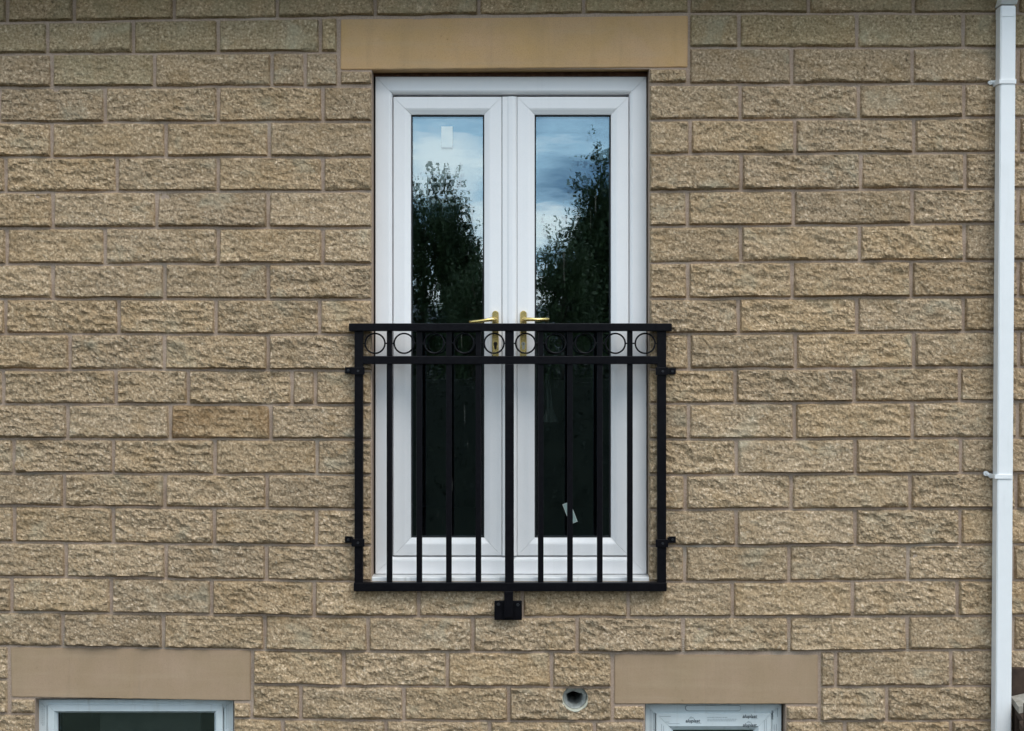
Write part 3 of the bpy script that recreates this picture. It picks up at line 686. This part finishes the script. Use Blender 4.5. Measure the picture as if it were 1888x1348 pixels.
# offset bend leaning out to the gutter
xa, xb = pipe_x(8); A, B = P(xa, 8, 0.096), P(xb, 8, 0.096)
zt = TOPZ - 0.02
V = [(A.x - .002, -0.100, A.z), (B.x + .002, -0.100, A.z), (B.x + .002, -0.026, A.z), (A.x - .002, -0.026, A.z),
     (A.x, -0.30, zt), (B.x, -0.30, zt), (B.x, -0.30, zt + 0.07), (A.x, -0.30, zt + 0.07),
     (A.x, -0.42, zt + 0.05), (B.x, -0.42, zt + 0.05), (B.x, -0.35, zt + 0.12), (A.x, -0.35, zt + 0.12)]
F = [(0, 3, 2, 1)] + [(i + 4 * k, (i + 1) % 4 + 4 * k, (i + 1) % 4 + 4 * k + 4, i + 4 * k + 4) for k in range(2) for i in range(4)] + [(8, 9, 10, 11)]
mesh_obj('offset_bend', V, F, M['pipe'], dp)
for y, ey, tall in ((150.5, 152, 8), (879, 873, 8)):
    cl = part('pipe_clip', dp, P(1845, y, 0.03))
    xa, xb = pipe_x(y); A, B = P(xa, y - 4, 0.097), P(xb, y + 4, 0.097)
    mb = MB(); g = 0.0035
    mb.bbox((A.x - g, -0.1005, B.z), (B.x + g, -0.0965, A.z), 0.001)
    mb.bbox((A.x - g, -0.0962, B.z), (A.x - 0.0004, -0.004, A.z), 0.001); mb.bbox((B.x + 0.0004, -0.0962, B.z), (B.x + g, -0.004, A.z), 0.001)
    mb.build('band', M['pipe'], cl)
    q = P(xa - 17.5, ey, 0.02); q1 = P(xa - 5, y, 0.03)
    mb = MB(); mb.tube([(q.x, -0.014, q.z), (q.x, -0.024, q.z)], 0.0105, 14)
    mb.tube([(q.x, -0.019, q.z), (q1.x, -0.024, q1.z), (A.x + 0.001, -0.030, q1.z)], [0.0085, 0.007, 0.007], 8)
    mb.tube([(q.x, -0.0145, q.z), (q.x, 0.01, q.z)], 0.006, 8)
    mb.build('lug', M['pipe'], cl)
    MB().tube([(q.x, -0.0242, q.z), (q.x, -0.0262, q.z)], 0.0036, 8).build('screw', M['nickel'], cl)

# ------------------------------------------------------------------ lower windows
def window(name, label, ox0, ox1, oy0, sx, gx0, gx1, gy0, sy0, d, mat):
    wd_ = thing(name, label, 'window', P((ox0 + ox1) / 2, 1740, d))
    fw = (sx - ox0) / PX
    frame_bars((ox0, ox1, oy0, 1738), d, [(0, -0.06), (0, 0), (fw * .85, 0), (fw, -0.006), (fw, -0.06)], mat, wd_, ('frame_head', 'frame_jamb', 'frame_sill', 'frame_jamb'))
    lw = (gx0 - sx) / PX
    sash = part('sash', wd_, P((ox0 + ox1) / 2, 1730, d))
    rt = (sx + 0.6, ox1 - (sx - ox0) - 0.6, sy0 + 0.6, 1738 - (sx - ox0))
    frame_bars(rt, d - 0.002, [(0, -0.055), (0, 0.008), (0.003, 0.010), (lw * .72, 0.010), (lw * .97, -0.006), (lw, -0.010), (lw, -0.055)], mat, sash, ('top_rail', 'stile', 'bottom_rail', 'stile'))
    gb = (rt[0] + (gx0 - sx) - 3, rt[1] - (gx0 - sx) + 3, gy0 - 3, rt[3] - 20)
    rect_ring((gb[0], gb[1], gb[2], gb[3]), d, 0.009, d - 0.02, d - 0.03, M['gasket'], 'gasket', sash)
    pane(gb, d - 0.024, sash, (0.001, 0.002))
    MB().bbox(P(ox0 - 6, 1738.5, 0.03), P(ox1 + 6, 1759, 0.03) + Vector((0, 0.14, 0)), 0.004).build('sill', M['upvc_sill'], wd_)
    return wd_, sash
WD = -0.045
wl, sl = window('window', 'white plastic window under the left stone lintel at the bottom edge', 70, 430, 1290, 88, 105, 400, 1310, 1291.5 + 6, WD, M['upvc_film'])
wr, sr = window('window', 'film-wrapped white plastic window printed with dark logos under the right lintel', 1190, 1440.5, 1298.5, 1208.6, 1241, 1390, 1345, 1314, WD, M['upvc_film'])
# trickle vent in the head of the right window
a, b = P(1263, 1300.2, WD), P(1366, 1311.2, WD); r = (a.z - b.z) / 2; cz = (a.z + b.z) / 2
def stadium(xa, xb, cz, r, n=9):
    return [(xb - r + r * math.cos(t), cz + r * math.sin(t)) for t in np.linspace(-math.pi / 2, math.pi / 2, n)] + [(xa + r + r * math.cos(t), cz + r * math.sin(t)) for t in np.linspace(math.pi / 2, 3 * math.pi / 2, n)]
tv = part('trickle_vent', wr, P(1314, 1306, WD))
MB().prism(stadium(a.x, b.x, cz, r)[::-1], -WD - 0.0015, -WD + 0.004).build('vent_rim', M['ink_faint'], tv)
MB().prism(stadium(a.x + .003, b.x - .002, cz + 0.0015, r - 0.0022)[::-1], -WD - 0.007, -WD - 0.0012).build('vent_cover', M['upvc_film'], tv)

# printed film on the frames
FS = WD + 0.0085
def text(body, cx, cy, wpx, ang=0, mat='ink', par=sr, d=FS, bold=0.0006):
    cu = bpy.data.curves.new('logo', 'FONT'); cu.body = body; cu.size = 1.0; cu.align_x = 'CENTER'; cu.align_y = 'CENTER'; cu.offset = 0.018; cu.shear = 0.18
    to = bpy.data.objects.new('logo_tmp', cu); C.objects.link(to)
    dg = bpy.context.evaluated_depsgraph_get(); me = bpy.data.meshes.new_from_object(to.evaluated_get(dg))
    bpy.data.objects.remove(to)
    xs = [v.co.x for v in me.vertices]; s_ = wpx / PX / (max(xs) - min(xs)); q = P(cx, cy, d); a_ = math.radians(ang)
    for v in me.vertices:
        x, y = v.co.x * s_, v.co.y * s_
        v.co = (x * math.cos(a_) - y * math.sin(a_), 0, x * math.sin(a_) + y * math.cos(a_))
    me.materials.clear(); me.materials.append(M[mat])
    o = bpy.data.objects.new('printed_logo', me); C.objects.link(o); o.parent = par; o.location = Vector((q.x, -d - 0.0006, q.z)) - wloc(par)
    return o
def strokes(rects, mat='ink_faint', par=sr, d=FS, name='print_lines'):
    mb = MB()
    for x0_, x1_, y0_, y1_ in rects:
        a, b = P(x0_, y0_, d), P(x1_, y1_, d); mb.add([(a.x, -d - 0.0005, b.z), (b.x, -d - 0.0005, b.z), (b.x, -d - 0.0005, a.z), (a.x, -d - 0.0005, a.z)], [(0, 1, 2, 3)])
    return mb.build(name, M[mat], par)
text('aluplast', 1277, 1329.3, 27); text('aluplast', 1382, 1321, 27); text('aluplast', 1382, 1337, 26)
text('aluplast', 1424.5, 1318, 17, -90, 'ink', wr, WD)
rs = []
for y in (1322.2, 1325.6, 1328.6):
    x = 1304
    end = {1322.2: 1341, 1325.6: 1359, 1328.6: 1356}[y]
    while x < end:
        w_ = random.uniform(1.6, 5.0); rs.append((x, min(x + w_, end), y, y + 0.9)); x += w_ + 0.9
rs += [(1216, 1237, 1320.4, 1321.1), (1227, 1234, 1331, 1331.7), (1231, 1253, 1334, 1334.6), (1283, 1293, 1333.4, 1334), (1385, 1398, 1325, 1325.6)]
strokes(rs)
# emblem over the word: a little roof of strokes
def emblem(cx, cy):
    mb = MB()
    for (xa, ya, xb, yb) in ((-4.5, 2.4, -1, -1.2), (-1, -1.2, 1.4, 0.5), (1.4, 0.5, 3.6, 0.9), (-1.6, 2.4, -1.6, 0.3), (0.6, 2.4, 0.6, 0.8), (3.6, 0.9, 3.8, 2.4)):
        a, b = P(cx + xa, cy + ya, FS), P(cx + xb, cy + yb, FS); t = (b - a).normalized(); n_ = Vector((-t.z, 0, t.x)) * 0.0008
        mb.add([a + n_, a - n_, b - n_, b + n_], [(0, 1, 2, 3)])
    mb.v = [(x, y - 0.0005, z) for x, y, z in mb.v]
    mb.build('printed_emblem', M['ink_faint'], sr)
emblem(1275, 1322.6); emblem(1381, 1330.8)
strokes([(1198.3, 1199, 1309, 1348), (1201.6, 1202.3, 1312, 1348), (1205, 1205.7, 1315, 1348), (1433, 1433.7, 1305, 1322), (1427, 1427.7, 1336, 1348), (1431, 1431.7, 1335, 1348)], 'ink_faint', wr, WD + 0.0004)
strokes([(1409, 1409.6, 1328, 1348), (1412.5, 1413.1, 1326, 1348), (1219.5, 1220.1, 1335, 1348), (1223, 1223.6, 1338, 1348)], 'ink_faint', sr)
rs = []
for x0_ in (83.5, 86.5, 89.0):
    y = 1302
    while y < 1336: h_ = random.uniform(1, 4); rs.append((x0_ - 8, x0_ - 7.3, y, y + h_)); y += h_ + 0.8
for x0_ in (417, 420):
    y = 1299
    while y < 1342: h_ = random.uniform(1, 4); rs.append((x0_, x0_ + 0.7, y, y + h_)); y += h_ + 0.8
strokes(rs, 'ink_faint', wl, WD + 0.0004)
# blind behind the left window
a, b = P(184, 1296, -0.15), P(370, 1720, -0.15)
mb = MB(); mb.bbox((a.x, 0.15, b.z), (b.x, 0.162, a.z), 0.003); mb.tube([(a.x - .01, 0.171, a.z + 0.02), (b.x + .01, 0.171, a.z + 0.02)], 0.022, 12)
tag(mb.build('inner_panel', M['blind']), 'grey blind hanging inside the left lower window', 'blind')

a, b = P(1225, 1310, -0.16), P(1406, 1720, -0.16)
m = Mat('maroon_panel', 0.9, spec=0.1); m.color(m.ramp(m.noise(20, 3), [(0.3, (0.10, 0.02, 0.05)), (0.7, (0.14, 0.03, 0.07))]))  # added panel, only tints the strip at the glass edge; no blind known here
mb = MB(); mb.bbox((a.x, 0.16, b.z), (b.x, 0.172, a.z), 0.003); mb.tube([(a.x - .01, 0.182, a.z + 0.02), (b.x + .01, 0.182, a.z + 0.02)], 0.022, 12)
tag(mb.build('inner_panel', m.m), 'dark maroon panel added inside the film-wrapped right window to tint its glass edge', 'blind')

# ------------------------------------------------------------------ weep vents in the perpend joints
weep_lab = {117: 'small slotted weep vent over the left end of the left lower lintel', 489.5: 'small slotted weep vent just right of the left lower lintel',
            1259: 'small slotted weep vent over the left part of the right lower lintel', 1454: 'small slotted weep vent over the right part of the right lower lintel',
            1672.5: 'small slotted weep vent in the wall right of the lower lintels'}
for x, lab in weep_lab.items():
    y0, y1 = (1175, 1204) if x > 1000 else ((1173, 1202) if x > 400 else (1168, 1196))
    base = thing('weep_vent', lab, 'vent', P(x, y1, 0), 'weep vents in the upright joints')
    a, b = P(x - 3.2, y0, 0.006), P(x + 3.0, y1, 0.006)
    MB().box((a.x, -0.006, b.z), (b.x, 0.03, a.z)).build('body', M['weep'], base)
    mb = MB()
    for k in range(8):
        yy = y0 + 1.6 + k * (y1 - y0 - 2) / 8
        a, b = P(x - 1.2, yy, 0.009), P(x + 2.8, yy + 1.5, 0.009); mb.box((a.x, -0.009, b.z), (b.x, -0.0055, a.z))
    mb.build('slats', M['weep_slat'], base)

# ------------------------------------------------------------------ drilled hole with a cut duct end
hc = P(1060, 1286); hr = 0.0545
duct = thing('vent_duct', 'grey duct end set in a round hole drilled through the wall', 'duct', (hc.x, 0.03, hc.z - 0.05))
def ring_tube(r0, r1, y0, y1, name, mat, n=36, cut=None, dz=0, dx=0):
    V = []; F = []
    for k in range(n):
        t = 2 * math.pi * k / n; yf = y0 + (cut(t) if cut else 0)
        for r_, y_ in ((r1, yf), (r1, y1), (r0, y1), (r0, yf)): V.append((hc.x + dx + r_ * math.cos(t), y_, hc.z + dz + r_ * math.sin(t)))
    for k in range(n):
        for m_ in range(4): F.append((k * 4 + m_, k * 4 + (m_ + 1) % 4, ((k + 1) % n) * 4 + (m_ + 1) % 4, ((k + 1) % n) * 4 + m_))
    return mesh_obj(name, V, F, mat, duct, True)
m = Mat('fresh_mortar', 0.95, spec=0.1); m.color(m.ramp(m.noise(120, 4), [(0.3, (0.40, 0.39, 0.31)), (0.7, (0.60, 0.58, 0.48))])).bump(m.noise(200, 3), 0.6, 0.002)
ring_tube(0.0520, 0.0575, -0.022, 0.14, 'mortar_collar', m.m, cut=lambda t: 0.030 * max(0.0, 0.55 + math.sin(t)) / 1.55 + 0.003 * math.sin(5 * t))
ring_tube(0.0470, 0.0495, 0.010, 0.30, 'duct_pipe', M['duct'], dz=-0.001)
# crumpled liner narrowing inwards, its top edge folded straight
V = []; F = []; n_ = 48
for k in range(n_):
    t = 2 * math.pi * k / n_; ct, st = math.cos(t), math.sin(t)
    for j, (r_, y_) in enumerate(((0.0468, 0.011), (0.041, 0.022), (0.0355, 0.034), (0.0345, 0.06), (0.034, 0.28))):
        w_ = 1 + 0.05 * noise.noise(Vector((ct * 2, st * 2, j * .6))) * min(j, 2)
        x_, z_ = r_ * w_ * ct, r_ * w_ * st
        if 2 <= j <= 3 and z_ > 0.012: z_ = min(z_, 0.022 - 0.30 * (x_ + 0.008) if x_ > -0.008 else 0.022 + 0.45 * (x_ + 0.008))
        V.append((hc.x + x_, y_, hc.z + z_ - 0.001))
for k in range(n_):
    for j in range(4): F.append((k * 5 + j, ((k + 1) % n_) * 5 + j, ((k + 1) % n_) * 5 + j + 1, k * 5 + j + 1))
mesh_obj('duct_liner', V, F, M['duct'], duct)
V = [(hc.x + 0.046 * math.cos(2 * math.pi * k / 24), 0.275, hc.z + 0.046 * math.sin(2 * math.pi * k / 24)) for k in range(24)]
mesh_obj('duct_dark_end', V, [tuple(range(24))], M['dark'], duct)  # near-black disc, its colour stands in for the shade deep in the duct

# ------------------------------------------------------------------ porch roof edge at the lower right
porch = thing('porch_roof', 'brown timber porch roof edge with a pale tile at the lower right corner', 'porch', (P(1990, 1348).x, -0.1, 0))
def pbox(name, x0_, x1_, y0_, y1_, d0, d1, mat, r=0.003):
    a, b = P(x0_, y0_, d0), P(x1_, y1_, d0); return MB().bbox((a.x, -d0, b.z), (b.x, -d1, a.z), r).build(name, M[mat], porch)
pbox('wall_board', 1865, 2150, 1232, 1300, 0.045, 0.016, 'timber')
def tile(x0_, x1_, y0_, d0, d1, lean, mat='tile'):
    """tile lying on the slope: back edge at the wall, front edge lower and nearer"""
    a, b = P(x0_, y0_, d0), P(x1_, y0_, d0); th = 0.028; n_ = 12; V = []
    for i in range(n_ + 1):
        u = i / n_; wv = 0.012 * math.sin(u * math.pi * 6); x = a.x + (b.x - a.x) * u
        for yy, zz in ((-d0, wv), (-d1, wv - lean), (-d1, wv - lean - th), (-d0, wv - th)): V.append((x, yy, a.z + zz))
    F = [(i * 4 + m_, i * 4 + (m_ + 1) % 4, i * 4 + 4 + (m_ + 1) % 4, i * 4 + 4 + m_) for i in range(n_) for m_ in range(4)] + [(3, 2, 1, 0), tuple(n_ * 4 + m_ for m_ in range(4))]
    return mesh_obj('roof_tile', V, F, M[mat], porch)
tile(1864, 2150, 1284, 0.05, 0.15, 0.022)
tile(1872, 2150, 1304, 0.10, 0.30, 0.060, 'timber'); tile(1879, 2150, 1330, 0.22, 0.48, 0.10, 'timber')
pbox('bargeboard', 1872, 1884, 1300, 1420, 0.09, 0.05, 'timber')
a, b = P(1874, 1310, 0.05), P(2150, 1310, 0.05)
pbox('side_board', 1884.2, 2150, 1312, 1420, 0.08, 0.05, 'timber')
a = P(1900, 1420, 0.4); MB().bbox((a.x, -0.40, 0), (a.x + 0.09, -0.31, a.z + 0.25), 0.004).build('porch_post', M['timber'], porch)

# ------------------------------------------------------------------ garden opposite, seen mirrored in the panes
def leaves(pts, dirs, size, name, mat, parent):
    n = len(pts); up = rng.normal(size=(n, 3)); d = dirs / np.linalg.norm(dirs, axis=1, keepdims=True)
    s_ = np.cross(d, up); s_ /= np.linalg.norm(s_, axis=1, keepdims=True) + 1e-9
    sz = (size * rng.uniform(0.6, 1.25, n))[:, None]
    nrm = np.cross(s_, d)
    V = np.stack([pts, pts + d * sz * .5 + s_ * sz * .32 + nrm * sz * .08, pts + d * sz, pts + d * sz * .5 - s_ * sz * .32 + nrm * sz * .08], 1).reshape(-1, 3)
    F = np.arange(n * 4).reshape(-1, 4)
    me = bpy.data.meshes.new(name); base = np.array(wloc(parent)); me.from_pydata((V - base).tolist(), [], F.tolist()); me.update()
    me.materials.append(mat); o = bpy.data.objects.new(name, me); C.objects.link(o); o.parent = parent; return o

def tree(name, label, x, y, height, rx, zc, rz, ntw, up, leaf, lsize, lean=0.0, spread=0.9):
    t = thing(name, label, 'tree', (x, y, 0), 'trees across the garden')
    tk = MB(); pts = [Vector((x, y, -0.05))]
    for k in range(1, 8): pts.append(Vector((x + lean * k / 7 + 0.12 * noise.noise(Vector((k, x, 0))), y + 0.12 * noise.noise(Vector((k, 5, x))), height * 0.86 * k / 7)))
    tk.tube(pts, [0.024 * height * (1 - 0.85 * k / 7) + 0.012 for k in range(8)], 9).build('trunk', M['bark'], t, True)
    P3 = []; Dv = []
    lm = MB()
    for k in range(16):
        f = 0.25 + 0.7 * k / 16; p = pts[0].lerp(pts[-1], f); a = k * 2.4; r_ = rx * 0.8 * (1 - 0.5 * f)
        e_ = p + Vector((math.cos(a) * r_, math.sin(a) * r_, 0.35 * r_ + 0.5)); mid = (p + e_) / 2 + Vector((0, 0, 0.15))
        lm.tube([p, mid, e_], [0.012 * height * (1 - f) + 0.02, 0.025, 0.008], 6)
    lm.build('limbs', M['bark'], t, True)
    for k in range(ntw):
        v = rng.normal(size=3); v /= np.linalg.norm(v); v = np.sign(v) * np.abs(v) ** 0.75; v /= (np.abs(v) ** 2.6).sum() ** (1 / 2.6); r_ = rng.uniform(0.25, 1.0) ** 0.5
        lump = 0.80 + 0.36 * noise.noise(Vector((v[0] * 1.9 + x, v[1] * 1.9, v[2] * 2.3)))
        c = np.array([x + lean * 0.6, y, zc]) + v * np.array([rx, rx, rz]) * r_ * lump
        if c[2] < 0.4: continue
        dd = v * np.array([1, 1, 0.6]) * spread + np.array([0, 0, up]) + rng.normal(size=3) * 0.25; dd /= np.linalg.norm(dd)
        ln = rng.uniform(0.35, 0.8); m_ = rng.integers(12, 24); s_ = rng.uniform(0, 1, m_)
        P3.append(c + dd * (s_ * ln)[:, None] + rng.normal(size=(m_, 3)) * 0.045)
        Dv.append(dd + rng.normal(size=(m_, 3)) * 0.75 + np.array([0, 0, -0.15]))
    leaves(np.concatenate(P3), np.concatenate(Dv), lsize, 'crown', M[leaf], t)
    return t
def RX(px, T): return (px - 944) / PX * (D + T) / D          # where a thing mirrored at px stands, T metres before the wall
def RZ(py, T): return CAMZ + (674 - py) / PX * (D + T) / D
T = 30
tree('broadleaf_tree', 'dark upright leafy tree mirrored in the left door pane', RX(778, T), -T, RZ(325, T), 1.75, 4.4, 3.8, 3600, 1.0, 'leaf_a', 0.105)
tree('broadleaf_tree', 'shorter leafy tree mirrored at the right side of the left door pane', RX(872, 27), -27, RZ(450, 27), 0.6, 3.2, 2.6, 800, 1.2, 'leaf_b', 0.10)
tree('broadleaf_tree', 'tall drooping tree mirrored at the right edge of the right door pane', RX(1180, T), -T, RZ(300, T), 1.85, 4.8, 4.1, 4600, -0.15, 'leaf_a', 0.115)
tree('broadleaf_tree', 'small round tree mirrored in the middle of the right door pane', RX(1042, 26), -26, RZ(395, 26), 0.42, 3.6, 3.1, 800, 0.35, 'leaf_b', 0.10)
tree('broadleaf_tree', 'wide tree standing left across the garden', RX(600, 33), -33, RZ(300, 33), 2.0, 4.6, 3.6, 900, 0.5, 'leaf_b', 0.17)
tree('broadleaf_tree', 'wide tree standing right across the garden', RX(1330, 34), -34, RZ(260, 34), 2.2, 4.8, 4.0, 900, 0.3, 'leaf_a', 0.17)
# clipped hedge
hb = thing('hedge', 'long dark clipped hedge across the garden', 'hedge', (0, -24, 0))
n = 26000
pts = np.stack([rng.uniform(-16, 16, n), -24 + rng.uniform(-0.5, 0.5, n), rng.uniform(0.05, 1, n) ** 0.7 * 3.55], 1)
pts[:, 2] += 0.25 * np.sin(pts[:, 0] * 1.7) * pts[:, 2] / 3.5
leaves(pts, rng.normal(size=(n, 3)), 0.13, 'foliage', M['leaf_hedge'], hb)
MB().box((-16, -24.35, 0), (16, -23.65, 3.2)).build('inner_growth', M['leaf_hedge'], hb)
# low building with a slate roof
gx, gy, ridge = RX(1010, 42), -42, RZ(563, 42)
gar = thing('garage', 'low garage with a dark slate roof beyond the hedge', 'building', (gx, gy, 0))
MB().box((gx - 4.2, gy - 2.5, 0), (gx + 4.2, gy + 2.5, ridge - 1.6)).build('wall', M['render'], gar)
V = [(gx + sx * 4.5, gy + yy, z) for sx in (-1, 1) for yy, z in ((-2.9, ridge - 1.75), (0, ridge), (2.9, ridge - 1.75), (2.9, ridge - 1.85), (0, ridge - 0.12), (-2.9, ridge - 1.85))]
mesh_obj('roof', V, [(i, (i + 1) % 6, (i + 1) % 6 + 6, i + 6) for i in range(6)] + [(5, 4, 1, 0), (4, 3, 2, 1), (6, 7, 10, 11), (7, 8, 9, 10)], M['slate'], gar)
MB().bbox((gx - 1.2, gy + 2.5, 0), (gx + 1.2, gy + 2.56, 2.1), 0.01).build('garage_door', M['upvc_sill'], gar)
